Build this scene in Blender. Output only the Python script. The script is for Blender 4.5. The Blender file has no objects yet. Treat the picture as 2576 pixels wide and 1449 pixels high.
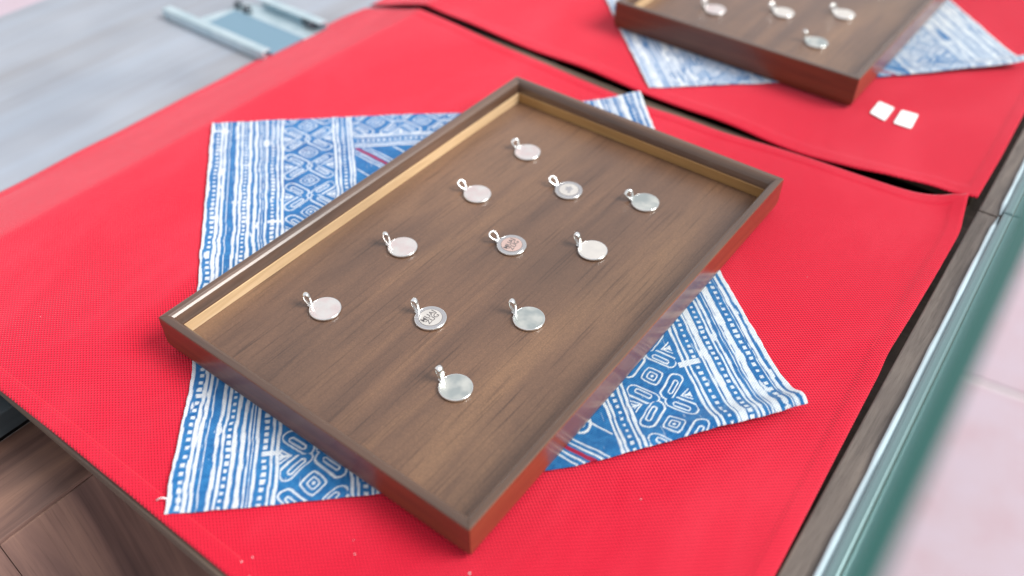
import bpy, math, random
import numpy as np
from mathutils import Vector, Matrix

S = bpy.context.scene
COL = S.collection
rad = math.radians
random.seed(7)
RNG = np.random.default_rng(11)

# ------------------------------------------------------------------ camera
CAM = Vector((0.2282, -0.2929, 0.3364))
PITCH, ROLL, FPX = 0.7517, 0.00456, 2211.95          # pixels of a 2576 x 1449 picture
FH = Vector((-0.5995, 0.8004, 0.0)).normalized()
_f = FH * math.cos(PITCH) + Vector((0, 0, -math.sin(PITCH)))
_u0 = FH * math.sin(PITCH) + Vector((0, 0, math.cos(PITCH)))
_x0 = FH.cross(Vector((0, 0, 1))).normalized()
_r = _x0 * math.cos(ROLL) + _u0 * math.sin(ROLL)
_u = _u0 * math.cos(ROLL) - _x0 * math.sin(ROLL)
cd = bpy.data.cameras.new('camera')
cam = bpy.data.objects.new('camera', cd)
COL.objects.link(cam)
cam.matrix_world = Matrix(((_r.x, _u.x, -_f.x, CAM.x), (_r.y, _u.y, -_f.y, CAM.y), (_r.z, _u.z, -_f.z, CAM.z), (0, 0, 0, 1)))
cd.sensor_width = 36
cd.lens = FPX / 2576 * 36
cd.clip_start = 0.01
cd.clip_end = 100
cd.dof.use_dof = True
cd.dof.focus_distance = 0.458
cd.dof.aperture_fstop = 4.0
S.camera = cam


def at(px, py, z):
    """picture point -> world point on the level z"""
    d = _r * ((px - 1288) / FPX) + _u * (-(py - 724.5) / FPX) + _f
    return CAM + d * ((z - CAM.z) / d.z)


# ------------------------------------------------------------------ light
SUN_DIR = Vector((0.74, 0.34, 0.80)).normalized()    # towards the sun: from the open front of the stall
w = bpy.data.worlds.new('World')
S.world = w
w.use_nodes = True
nt = w.node_tree
nt.nodes.clear()
sky = nt.nodes.new('ShaderNodeTexSky')
sky.sky_type = 'NISHITA'
sky.sun_disc = False
sky.sun_elevation = math.asin(SUN_DIR.z)
sky.sun_rotation = math.atan2(SUN_DIR.x, SUN_DIR.y)
sky.air_density = 1.0
sky.dust_density = 4.0
mix = nt.nodes.new('ShaderNodeMix')
mix.data_type = 'RGBA'
mix.inputs[0].default_value = 0.74
mix.inputs[7].default_value = (9.2, 9.1, 9.2, 1)      # thin bright cloud over the blue
nt.links.new(sky.outputs[0], mix.inputs[6])
bg = nt.nodes.new('ShaderNodeBackground')
bg.inputs[1].default_value = 0.072
nt.links.new(mix.outputs[2], bg.inputs[0])
wo = nt.nodes.new('ShaderNodeOutputWorld')
nt.links.new(bg.outputs[0], wo.inputs[0])
sd = bpy.data.lights.new('sun', 'SUN')
sd.energy = 2.6
sd.angle = rad(30)
sd.color = (1.0, 0.97, 0.93)
sun = bpy.data.objects.new('sun', sd)
sun.rotation_euler = SUN_DIR.to_track_quat('Z', 'Y').to_euler()
COL.objects.link(sun)
S.view_settings.view_transform = 'Standard'
S.view_settings.look = 'None'
S.view_settings.exposure = 0.62
S.view_settings.gamma = 1.0


# ------------------------------------------------------------------ helpers
def lin(r, g, b):
    c = lambda v: (v / 255 / 12.92) if v / 255 <= 0.04045 else ((v / 255 + 0.055) / 1.055) ** 2.4
    return (c(r), c(g), c(b), 1)


def newmat(name):
    m = bpy.data.materials.new(name)
    m.use_nodes = True
    t = m.node_tree
    return m, t, t.nodes['Principled BSDF']


def N(t, kind, **kw):
    n = t.nodes.new(kind)
    for k, v in kw.items():
        setattr(n, k, v)
    return n


def ramp(t, fac, stops):
    r = N(t, 'ShaderNodeValToRGB')
    e = r.color_ramp.elements
    while len(e) < len(stops):
        e.new(0.5)
    for i, (p, c) in enumerate(stops):
        e[i].position = p
        e[i].color = c
    t.links.new(fac, r.inputs[0])
    return r.outputs[0]


def noise(t, vec, scale, detail=3, rough=0.55, dist=0.0):
    n = N(t, 'ShaderNodeTexNoise')
    n.inputs['Scale'].default_value = scale
    n.inputs['Detail'].default_value = detail
    n.inputs['Roughness'].default_value = rough
    n.inputs['Distortion'].default_value = dist
    if vec is not None:
        t.links.new(vec, n.inputs['Vector'])
    return n.outputs[0]


def mapping(t, scale, loc=(0, 0, 0)):
    tc = N(t, 'ShaderNodeTexCoord')
    mp = N(t, 'ShaderNodeMapping')
    mp.inputs['Scale'].default_value = scale
    mp.inputs['Location'].default_value = loc
    t.links.new(tc.outputs['Object'], mp.inputs[0])
    return mp.outputs[0]


def bump(t, b, h, strength, dist=0.001):
    n = N(t, 'ShaderNodeBump')
    n.inputs['Strength'].default_value = strength
    n.inputs['Distance'].default_value = dist
    t.links.new(h, n.inputs['Height'])
    t.links.new(n.outputs[0], b.inputs['Normal'])


def mixc(t, fac, a, b, mode='MIX'):
    m = N(t, 'ShaderNodeMix', data_type='RGBA', blend_type=mode)
    for s, v in ((0, fac), (6, a), (7, b)):
        if hasattr(v, 'links') or hasattr(v, 'is_output'):
            t.links.new(v, m.inputs[s])
        else:
            m.inputs[s].default_value = v
    return m.outputs[2]


def wood(name, dark, mid, light, axis='y', scale=1.0, rough=0.35, coat=0.0, grain=0.35, loc=(0, 0, 0), spec=0.5, crough=0.17, band=14, dust=0.0):
    """stretched-noise wood grain running along one axis of the object"""
    m, t, b = newmat(name)
    k = {'x': (1, band, band), 'y': (band, 1, band), 'z': (band, band, 1)}[axis]
    v = mapping(t, tuple(q * scale for q in k), loc)
    n1 = noise(t, v, 3.0, 5, 0.6, 0.9)
    col = ramp(t, n1, [(0.28, dark), (0.5, mid), (0.72, light)])
    kf = {'x': (9, 420, 420), 'y': (420, 9, 420), 'z': (420, 420, 9)}[axis]
    v2 = mapping(t, tuple(q * scale for q in kf), loc)
    n2 = noise(t, v2, 2.0, 3, 0.6)
    pores = ramp(t, n2, [(0.30, (0.35, 0.3, 0.28, 1)), (0.46, (1, 1, 1, 1))])
    col = mixc(t, grain, col, mixc(t, 1.0, col, pores, 'MULTIPLY'))
    v3 = mapping(t, (1, 1, 1))
    n3 = noise(t, v3, 9.0, 2)
    col = mixc(t, 1.0, col, ramp(t, n3, [(0.3, (0.84, 0.84, 0.85, 1)), (0.7, (1.12, 1.1, 1.08, 1))]), 'MULTIPLY')
    if dust:
        sp = noise(t, v3, 1500.0, 2, 0.7)
        col = mixc(t, 1.0, col, ramp(t, sp, [(0.25, (1 - dust, 1 - dust, 1 - dust, 1)), (0.5, (1, 1, 1, 1)), (0.78, (1 + 2 * dust, 1 + 2 * dust, 1 + 2 * dust, 1))]), 'MULTIPLY')
    t.links.new(col, b.inputs['Base Color'])
    rr = N(t, 'ShaderNodeMapRange')
    rr.inputs[3].default_value = rough - 0.07
    rr.inputs[4].default_value = rough + 0.1
    t.links.new(noise(t, v3, 60.0, 4), rr.inputs[0])
    t.links.new(rr.outputs[0], b.inputs['Roughness'])
    b.inputs['Coat Weight'].default_value = coat
    b.inputs['Coat Roughness'].default_value = crough
    b.inputs['Specular IOR Level'].default_value = spec
    bump(t, b, n2, 0.12, 0.0003)
    return m


def meshobj(name, verts, faces, mat, parent=None, smooth=False, loc=None):
    me = bpy.data.meshes.new(name)
    me.from_pydata([tuple(v) for v in verts], [], faces)
    me.update()
    if smooth:
        me.polygons.foreach_set('use_smooth', [True] * len(me.polygons))
    if mat:
        me.materials.append(mat)
    o = bpy.data.objects.new(name, me)
    COL.objects.link(o)
    if parent:
        o.parent = parent
    if loc:
        o.location = loc
    return o


def tag(o, label, cat, group=None):
    o['label'] = label
    o['category'] = cat
    if group:
        o['group'] = group
    return o


def thing(name, label, cat, loc=(0, 0, 0), group=None):
    o = bpy.data.objects.new(name, None)
    o.empty_display_size = 0.02
    COL.objects.link(o)
    o.location = loc
    return tag(o, label, cat, group)


def prism(poly, z0, z1, bev=0.0):
    """upright prism over a polygon (list of xy), counter-clockwise"""
    n = len(poly)
    if bev <= 0:
        v = [(x, y, z0) for x, y in poly] + [(x, y, z1) for x, y in poly]
        f = [tuple(range(n - 1, -1, -1)), tuple(range(n, 2 * n))] + [(i, (i + 1) % n, n + (i + 1) % n, n + i) for i in range(n)]
        return v, f
    cx = sum(p[0] for p in poly) / n
    cy = sum(p[1] for p in poly) / n

    def inset(d):
        out = []
        for i in range(n):
            p0, p1, p2 = Vector(poly[i - 1]), Vector(poly[i]), Vector(poly[(i + 1) % n])
            e1, e2 = (p1 - p0).normalized(), (p2 - p1).normalized()
            n1, n2 = Vector((-e1.y, e1.x)), Vector((-e2.y, e2.x))
            q = (n1 + n2)
            q = q / max(0.2, q.dot(n1))
            out.append(p1 + q * d)
        return out
    a = inset(bev)
    c = inset(bev * 0.3)
    rings = [[(p.x, p.y, z0) for p in a], [(x, y, z0 + bev) for x, y in poly], [(x, y, z1 - bev) for x, y in poly],
             [(p.x, p.y, z1 - bev * 0.3) for p in c], [(p.x, p.y, z1) for p in a]]
    v = [p for r in rings for p in r]
    f = [tuple(range(n - 1, -1, -1)), tuple(range(4 * n, 5 * n))]
    for k in range(4):
        for i in range(n):
            j = (i + 1) % n
            f.append((k * n + i, k * n + j, (k + 1) * n + j, (k + 1) * n + i))
    return v, f


def box(x0, x1, y0, y1, z0, z1, bev=0.0):
    return prism([(x0, y0), (x1, y0), (x1, y1), (x0, y1)], z0, z1, bev)


def tube(pts, r, n=6, closed=False):
    """round wire along points; r is a number or one per point"""
    P = [Vector(p) for p in pts]
    m = len(P)
    v, f = [], []
    prev = None
    for i, p in enumerate(P):
        if closed:
            d = P[(i + 1) % m] - P[i - 1]
        else:
            d = P[min(i + 1, m - 1)] - P[max(i - 1, 0)]
        d.normalize()
        a = (prev - d * prev.dot(d)) if prev is not None else d.orthogonal()
        a.normalize()
        prev = a
        b = d.cross(a)
        ri = r if not hasattr(r, '__len__') else r[i]
        for k in range(n):
            t = 2 * math.pi * k / n
            v.append(p + (a * math.cos(t) + b * math.sin(t)) * ri)
    for i in range(m if closed else m - 1):
        for k in range(n):
            j = (i + 1) % m
            f.append((i * n + k, i * n + (k + 1) % n, j * n + (k + 1) % n, j * n + k))
    if not closed:
        f.append(tuple(range(n - 1, -1, -1)))
        f.append(tuple((m - 1) * n + k for k in range(n)))
    return v, f


def lathe(prof, n=48, center=(0, 0)):
    v, f = [], []
    for r, z in prof:
        for k in range(n):
            t = 2 * math.pi * k / n
            v.append((center[0] + r * math.cos(t), center[1] + r * math.sin(t), z))
    m = len(prof)
    for i in range(m - 1):
        for k in range(n):
            f.append((i * n + k, i * n + (k + 1) % n, (i + 1) * n + (k + 1) % n, (i + 1) * n + k))
    f.append(tuple(range(n - 1, -1, -1)))
    f.append(tuple((m - 1) * n + k for k in range(n)))
    return v, f


def smoothnoise(shape_xy, cell, rng, octaves=3):
    """value noise over arrays X, Y (metres) with the given cell size"""
    X, Y = shape_xy
    out = np.zeros_like(X)
    amp, tot = 1.0, 0.0
    for o in range(octaves):
        g = rng.random((97, 97))
        u = X / cell * (2 ** o) + 13.7 * (o + 1)
        v = Y / cell * (2 ** o) + 7.3 * (o + 1)
        i, j = np.floor(u).astype(int), np.floor(v).astype(int)
        fu, fv = u - i, v - j
        fu, fv = fu * fu * (3 - 2 * fu), fv * fv * (3 - 2 * fv)
        G = lambda a, b: g[a % 97, b % 97]
        out += amp * ((G(i, j) * (1 - fu) + G(i + 1, j) * fu) * (1 - fv) + (G(i, j + 1) * (1 - fu) + G(i + 1, j + 1) * fu) * fv)
        tot += amp
        amp *= 0.5
    return out / tot * 2 - 1


# ------------------------------------------------------------------ materials
M = {}
M['tray_floor'] = wood('walnut_tray_floor', lin(78, 55, 43), lin(105, 76, 57), lin(127, 94, 68), 'y', 1.0, 0.42, 0.8, 0.75, crough=0.30, band=9, dust=0.25)
M['tray_rail'] = wood('dark_tray_rail', lin(96, 54, 35), lin(118, 66, 42), lin(132, 77, 48), 'y', 2.0, 0.34, 0.6, 0.4)
M['tray_rail_x_shaded'] = wood('tray_rail_cross_shaded', lin(84, 50, 35), lin(104, 61, 41), lin(118, 71, 47), 'x', 2.0, 0.42, 0.22, 0.4)  # darker, duller copy of the rail wood: shaded faces painted in
M['tray_top'] = wood('brown_rail_top', lin(72, 51, 40), lin(88, 63, 49), lin(100, 73, 56), 'y', 2.0, 0.30, 0.85, 0.5)
M['tray_top_x'] = wood('brown_rail_top_cross', lin(72, 51, 40), lin(88, 63, 49), lin(100, 73, 56), 'x', 2.0, 0.30, 0.85, 0.5)
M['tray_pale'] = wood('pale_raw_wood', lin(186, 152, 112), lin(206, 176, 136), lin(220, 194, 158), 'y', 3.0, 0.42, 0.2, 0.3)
M['tray_pale_x_shaded'] = wood('pale_wood_cross_shaded', lin(150, 112, 66), lin(168, 128, 78), lin(182, 144, 92), 'x', 3.0, 0.42, 0.2, 0.3)  # darker than the long strips: shade on these sides painted in
M['ledge'] = wood('brown_ledge_wood', lin(70, 50, 46), lin(112, 84, 75), lin(142, 108, 92), 'y', 1.6, 0.38, 0.15, 0.35)
M['plank'] = wood('brown_plank_wood', lin(74, 54, 50), lin(122, 94, 85), lin(150, 118, 104), 'z', 1.1, 0.38, 0.15, 0.3)
M['board'] = wood('board_wood', lin(72, 60, 52), lin(94, 80, 69), lin(116, 102, 90), 'x', 2.0, 0.5, 0.0, 0.4)
M['trim'] = wood('weathered_trim_wood', lin(84, 73, 68), lin(108, 96, 90), lin(128, 115, 107), 'y', 5.0, 0.42, 0.15, 0.8)
M['dark'] = wood('dark_carcass_wood', lin(40, 30, 26), lin(52, 40, 34), lin(66, 50, 42), 'y', 2.0, 0.6, 0.0, 0.3)
M['table_shaded'] = wood('shaded_table_grey', lin(52, 60, 64), lin(64, 73, 78), lin(74, 84, 90), 'y', 0.8, 0.4, 0.1, 0.3)  # dark copy of the table grey, shade put into the colour
M['table'] = wood('grey_laminate', lin(140, 142, 148), lin(150, 158, 170), lin(155, 167, 182), 'y', 0.5, 0.42, 0.2, 0.08)

# red canvas: basket weave, faint dusty streaks
m, t, b = newmat('red_canvas')
tc = N(t, 'ShaderNodeTexCoord')
sx = N(t, 'ShaderNodeSeparateXYZ')
t.links.new(tc.outputs['Object'], sx.inputs[0])


def mth(t, op, a, b_=None):
    n = N(t, 'ShaderNodeMath', operation=op)
    for i, q in enumerate((a, b_)):
        if q is None:
            continue
        if hasattr(q, 'is_output'):
            t.links.new(q, n.inputs[i])
        else:
            n.inputs[i].default_value = q
    return n.outputs[0]


def weave(t, ox, oy, px, py):
    s1 = mth(t, 'SINE', mth(t, 'MULTIPLY', ox, 2 * math.pi / px))
    s2 = mth(t, 'SINE', mth(t, 'MULTIPLY', oy, 2 * math.pi / py))
    return mth(t, 'MULTIPLY', s1, s2)


wobble = noise(t, mapping(t, (1, 1, 1)), 90.0, 2)
wx = mth(t, 'ADD', sx.outputs[0], mth(t, 'MULTIPLY', wobble, 0.0007))
wv = weave(t, mth(t, 'ADD', wx, mth(t, 'MULTIPLY', sx.outputs[1], 0.12)), sx.outputs[1], 0.0025, 0.0019)
wv01 = mth(t, 'ADD', mth(t, 'MULTIPLY', wv, 0.5), 0.5)
c1 = ramp(t, wv01, [(0.06, (0.25, 0.002, 0.012, 1)), (0.32, (0.62, 0.006, 0.030, 1)), (0.9, (0.85, 0.015, 0.050, 1))])
fade = noise(t, mapping(t, (5, 2.2, 5)), 3.0, 4, 0.55, 0.6)
c2 = mixc(t, ramp(t, fade, [(0.45, (0, 0, 0, 1)), (0.72, (0.55, 0.55, 0.55, 1))]), c1, mixc(t, 0.55, c1, (0.90, 0.060, 0.100, 1)))
t.links.new(c2, b.inputs['Base Color'])
b.inputs['Roughness'].default_value = 0.8
b.inputs['Specular IOR Level'].default_value = 0.25
b.inputs['Sheen Weight'].default_value = 0.36
b.inputs['Sheen Roughness'].default_value = 0.35
b.inputs['Sheen Tint'].default_value = (1, 0.55, 0.62, 1)
bump(t, b, wv, 0.6, 0.0005)
M['red'] = m

# batik: printed colour comes from the colour attribute, the weave from the shader
m, t, b = newmat('indigo_batik')
va = N(t, 'ShaderNodeVertexColor', layer_name='print')
tc = N(t, 'ShaderNodeTexCoord')
sx = N(t, 'ShaderNodeSeparateXYZ')
mp = N(t, 'ShaderNodeMapping')
mp.inputs['Rotation'].default_value = (0, 0, rad(45))
t.links.new(tc.outputs['Object'], mp.inputs[0])
t.links.new(mp.outputs[0], sx.inputs[0])
wv = weave(t, sx.outputs[0], sx.outputs[1], 0.0015, 0.0015)
wv01 = mth(t, 'ADD', mth(t, 'MULTIPLY', wv, 0.5), 0.5)
c = mixc(t, 1.0, va.outputs[0], ramp(t, wv01, [(0.1, (0.66, 0.70, 0.78, 1)), (0.6, (1, 1, 1, 1))]), 'MULTIPLY')
fl = noise(t, mapping(t, (1, 1, 1)), 700.0, 3, 0.7)
c = mixc(t, 1.0, c, ramp(t, fl, [(0.3, (0.82, 0.84, 0.88, 1)), (0.65, (1.06, 1.05, 1.03, 1))]), 'MULTIPLY')
t.links.new(c, b.inputs['Base Color'])
b.inputs['Roughness'].default_value = 0.85
b.inputs['Specular IOR Level'].default_value = 0.2
b.inputs['Sheen Weight'].default_value = 0.2
bump(t, b, wv, 0.4, 0.0004)
M['batik'] = m


def silver(name, col, rough=0.22, ham=0.25, tint=None):
    m, t, b = newmat(name)
    v = mapping(t, (1, 1, 1))
    n = noise(t, v, 260.0, 4, 0.6)
    base = col
    if tint:  # uneven reflections painted as tint patches
        o = N(t, 'ShaderNodeObjectInfo')
        ad = N(t, 'ShaderNodeVectorMath', operation='ADD')
        t.links.new(v, ad.inputs[0])
        t.links.new(o.outputs['Location'], ad.inputs[1])
        f = noise(t, ad.outputs[0], 110.0, 2, 0.5)
        base = mixc(t, ramp(t, f, [(0.40, (0, 0, 0, 1)), (0.62, (1, 1, 1, 1))]), col, tint)
        t.links.new(base, b.inputs['Base Color'])
    else:
        b.inputs['Base Color'].default_value = col
    b.inputs['Metallic'].default_value = 1
    rr = N(t, 'ShaderNodeMapRange')
    rr.inputs[3].default_value = rough * 0.7
    rr.inputs[4].default_value = rough * 1.5
    t.links.new(n, rr.inputs[0])
    t.links.new(rr.outputs[0], b.inputs['Roughness'])
    bump(t, b, noise(t, v, 420.0, 3, 0.55), ham, 0.0002)
    return m


M['silver'] = silver('polished_silver', (0.90, 0.91, 0.91, 1), 0.13, 0.15)
M['face_rose_reflection'] = silver('brushed_silver_pink_reflection', (0.98, 0.94, 0.90, 1), 0.36, 0.3, (0.97, 0.83, 0.80, 1))  # pink of the red cloth's reflection put into the silver colour
M['face_grey'] = silver('brushed_silver_grey_reflection', (0.56, 0.61, 0.59, 1), 0.32, 0.5, (0.86, 0.87, 0.80, 1))  # grey-green mottled reflections put into the silver colour
M['face_ring'] = silver('engraved_grey_silver', (0.60, 0.59, 0.60, 1), 0.42, 0.45)
M['field_pale'] = silver('pale_silver_field', (0.97, 0.92, 0.85, 1), 0.40, 0.12)
M['field_pink'] = silver('pinkish_silver_field', (0.95, 0.70, 0.62, 1), 0.40, 0.12)
M['letter'] = silver('letter_silver', (0.27, 0.25, 0.25, 1), 0.45, 0.1)
m, t, b = newmat('engraved_outline')
b.inputs['Base Color'].default_value = (0.10, 0.085, 0.08, 1)
b.inputs['Roughness'].default_value = 0.6
M['outline'] = m

m, t, b = newmat('galvanised_steel')
v = mapping(t, (1, 1, 1))
n = noise(t, v, 70.0, 3)
t.links.new(ramp(t, n, [(0.3, (0.55, 0.70, 0.76, 1)), (0.7, (0.70, 0.83, 0.88, 1))]), b.inputs['Base Color'])
b.inputs['Metallic'].default_value = 0.75
b.inputs['Roughness'].default_value = 0.38
M['steel'] = m
m, t, b = newmat('blue_zinc_steel')
b.inputs['Base Color'].default_value = (0.26, 0.43, 0.55, 1)
b.inputs['Metallic'].default_value = 0.7
b.inputs['Roughness'].default_value = 0.4
bump(t, b, noise(t, mapping(t, (1, 1, 1)), 200.0), 0.1)
M['steel_blue'] = m
m, t, b = newmat('dark_screw_steel')
b.inputs['Base Color'].default_value = (0.12, 0.14, 0.16, 1)
b.inputs['Metallic'].default_value = 0.8
b.inputs['Roughness'].default_value = 0.35
M['screw'] = m

m, t, b = newmat('white_paper')
b.inputs['Base Color'].default_value = (0.90, 0.90, 0.90, 1)
b.inputs['Roughness'].default_value = 0.7
bump(t, b, noise(t, mapping(t, (1, 1, 1)), 500.0), 0.1, 0.0002)
M['paper'] = m

# thin clear pane: mirror-like at a low angle, lightly green-tinted through
m, t, b = newmat('clear_glass')
t.nodes.remove(b)
out = t.nodes['Material Output']
tr = N(t, 'ShaderNodeBsdfTransparent')
tr.inputs[0].default_value = (0.95, 0.985, 0.98, 1)
gl = N(t, 'ShaderNodeBsdfGlossy')
gl.inputs['Color'].default_value = (0.80, 0.90, 0.90, 1)
gl.inputs['Roughness'].default_value = 0.03
fr = N(t, 'ShaderNodeFresnel')
geo = N(t, 'ShaderNodeNewGeometry')
mi = N(t, 'ShaderNodeMapRange')          # the same reflection on the way in and out of the sheet
mi.inputs[3].default_value = 1.5
mi.inputs[4].default_value = 1 / 1.5
t.links.new(geo.outputs['Backfacing'], mi.inputs[0])
t.links.new(mi.outputs[0], fr.inputs[0])
mx = N(t, 'ShaderNodeMixShader')
t.links.new(fr.outputs[0], mx.inputs[0])
t.links.new(tr.outputs[0], mx.inputs[1])
t.links.new(gl.outputs[0], mx.inputs[2])
t.links.new(mx.outputs[0], out.inputs[0])
M['glass'] = m
m, t, b = newmat('green_glass_edge')
b.inputs['Base Color'].default_value = (0.005, 0.075, 0.064, 1)
b.inputs['Roughness'].default_value = 0.14
b.inputs['Coat Weight'].default_value = 0.6
M['glass_edge'] = m
m, t, b = newmat('clear_sealant')
b.inputs['Base Color'].default_value = (0.66, 0.82, 0.88, 1)
b.inputs['Roughness'].default_value = 0.18
b.inputs['Coat Weight'].default_value = 1.0
bump(t, b, noise(t, mapping(t, (60, 6, 60)), 3.0), 0.25, 0.0006)
M['sealant'] = m

m, t, b = newmat('pale_reflection_strip')
b.inputs['Base Color'].default_value = (0.24, 0.33, 0.35, 1)
b.inputs['Metallic'].default_value = 0.5
b.inputs['Roughness'].default_value = 0.35
bump(t, b, noise(t, mapping(t, (200, 5, 200)), 3.0), 0.15, 0.0003)
M['channel'] = m  # pale colour stands in for the bright reflection in the pane

m, t, b = newmat('pink_floor_tile')
v = mapping(t, (1, 1, 1))
oi = N(t, 'ShaderNodeObjectInfo')
ad = N(t, 'ShaderNodeVectorMath', operation='ADD')
t.links.new(v, ad.inputs[0])
t.links.new(oi.outputs['Location'], ad.inputs[1])
n = noise(t, ad.outputs[0], 14.0, 5, 0.6)
t.links.new(ramp(t, n, [(0.3, lin(180, 158, 168)), (0.5, lin(182, 165, 176)), (0.7, lin(183, 169, 182))]), b.inputs['Base Color'])
b.inputs['Roughness'].default_value = 0.45
M['tile'] = m
m, t, b = newmat('white_grout')
b.inputs['Base Color'].default_value = (0.60, 0.58, 0.59, 1)
b.inputs['Roughness'].default_value = 0.9
bump(t, b, noise(t, mapping(t, (1, 1, 1)), 300.0), 0.2)
M['grout'] = m
m, t, b = newmat('white_thread')
b.inputs['Base Color'].default_value = (0.85, 0.85, 0.86, 1)
b.inputs['Roughness'].default_value = 0.9
M['thread'] = m
m, t, b = newmat('red_thread')
b.inputs['Base Color'].default_value = (0.85, 0.03, 0.06, 1)
b.inputs['Roughness'].default_value = 0.8
M['redthread'] = m

# ------------------------------------------------------------------ floor
FZ = -0.80
fl = meshobj('floor', *box(-6, 6, -6, 6, FZ - 0.1, FZ - 0.004), M['grout'])
fl['kind'] = 'structure'
g0, g1 = at(2484, 966, FZ), at(2576, 999, FZ)
fa = math.atan2(g1.y - g0.y, g1.x - g0.x)
TS = 0.60
tv, tf = box(-TS / 2 + 0.006, TS / 2 - 0.006, -TS / 2 + 0.006, TS / 2 - 0.006, -0.006, 0.0, 0.0015)
tile0 = None
ex, ey = Vector((math.cos(fa), math.sin(fa), 0)), Vector((-math.sin(fa), math.cos(fa), 0))
for i in range(-7, 5):
    for j in range(-4, 5):
        p = g0 + ex * (TS * (i + 0.92)) + ey * (TS * (j + 0.5))
        if p.x > 1.7 or p.y > 3.2 or p.y < -1.6 or p.x < -3.6:
            continue
        if tile0 is None:
            tile0 = meshobj('tile', tv, tf, M['tile'], fl)
            o = tile0
        else:
            o = bpy.data.objects.new('tile', tile0.data)
            COL.objects.link(o)
            o.parent = fl
        o.location = (p.x, p.y, FZ)
        o.rotation_euler = (0, 0, fa)

# ------------------------------------------------------------------ lines of the case front
WI = lambda y: 0.2040 - 0.0165 * y       # inner edge of the wooden trim
WP = lambda y: 0.2187 - 0.0235 * y       # foot of the glass
WO = lambda y: WP(y) + 0.0150

# ------------------------------------------------------------------ side table with the pale grey top
TZ = -0.030
tb = thing('side_table', 'wide grey laminate side table top left of the red cloths', 'table', (-0.37, 0.2, FZ))
def loc(p, o):
    return [(q[0] - o.location.x, q[1] - o.location.y, q[2] - o.location.z) for q in p]
e0, e1 = at(0, 38, TZ), at(110, 0, TZ)
ex0 = (e0.x + e1.x) / 2
v, f = prism([(ex0, -0.95), (-0.290, -0.95), (-0.290, -0.12), (-0.170, -0.12), (-0.170, 1.35), (ex0, 1.35)], TZ - 0.018, TZ, 0.0012)
meshobj('table_top', loc(v, tb), f, M['table'], tb)
for x in (-0.55, -0.37):
    for y in (-0.9, 1.28):
        v, f = box(x, x + 0.05, y, y + 0.05, FZ + 0.001, TZ - 0.019, 0.002)
        meshobj('leg', loc(v, tb), f, M['dark'], tb)

# ------------------------------------------------------------------ case below the boards
cs = thing('display_case', 'brown wooden display case carrying the red cloth boards', 'display case', (0.0, 0.2, FZ))
LZ = -0.050
v, f = box(-0.1672, -0.1105, -0.62, 0.9, LZ - 0.0030, LZ, 0.0008)
meshobj('ledge', loc(v, cs), f, M['ledge'], cs)
for y0, y1 in ((-0.47, -0.2608), (-0.2604, -0.1719), (-0.1714, 0.02), (0.022, 0.21), (0.212, 0.40), (0.402, 0.60), (0.602, 0.9)):
    v, f = box(-0.1285, -0.1107, y0, y1, FZ + 0.001, LZ - 0.0033, 0.0008)
    meshobj('side_plank', loc(v, cs), f, M['plank'], cs)
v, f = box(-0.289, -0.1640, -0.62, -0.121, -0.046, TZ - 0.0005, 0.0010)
meshobj('shaded_table_part', loc(v, cs), f, M['table_shaded'], cs)  # table top carried on, its shade painted as a darker grey
v, f = prism([(-0.110, -0.15), (0.06, -0.15), (0.10, -0.24), (0.2, -0.24), (0.2, 0.9), (-0.110, 0.9)], -0.062, -0.056)
meshobj('gap_light_block', loc(v, cs), f, M['dark'], cs)  # added dark panel, keeps light and view out of the gaps
v, f = box(-0.30, -0.130, -0.60, 0.9, FZ + 0.001, LZ - 0.03)
meshobj('shade_fill_panel', loc(v, cs), f, M['dark'], cs)  # dark filler standing in for the shade under the table
# bearers on the ledge side and along the front carry the boards
for y in (-0.10, 0.12, 0.30, 0.62):
    v, f = box(-0.160, WI(y) - 0.0135, y, y + 0.03, LZ + 0.001, -0.0105)
    meshobj('bearer', loc(v, cs), f, M['dark'], cs)
yy = [-0.60, 0.2265]
meshobj('trim', loc(*[prism([(WI(-.6), -.6), (WO(-.6), -.6), (WO(.2265), .2265), (WI(.2265), .2265)], -0.028, 0.0, 0.0011)[k] for k in (0,)], cs),
        prism([(0, 0), (1, 0), (1, 1), (0, 1)], 0, 1, 0.001)[1], M['trim'], cs)
meshobj('trim', loc(*[prism([(WI(.2273), .2273), (WO(.2273), .2273), (WO(.95), .95), (WI(.95), .95)], -0.028, 0.0, 0.0011)[k] for k in (0,)], cs),
        prism([(0, 0), (1, 0), (1, 1), (0, 1)], 0, 1, 0.001)[1], M['trim'], cs)
v, f = prism([(WI(-.55) - .012, -.55), (WI(-.55) - .0005, -.55), (WI(.9) - .0005, .9), (WI(.9) - .012, .9)], -0.022, -0.0108)
meshobj('ledger', loc(v, cs), f, M['board'], cs)
v, f = prism([(WI(-.20) + .004, -.20), (WO(-.20) - .003, -.20), (WO(.93) - .003, .93), (WI(.93) + .004, .93)], FZ + 0.001, -0.0285)
meshobj('front_panel', loc(v, cs), f, M['dark'], cs)

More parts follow.
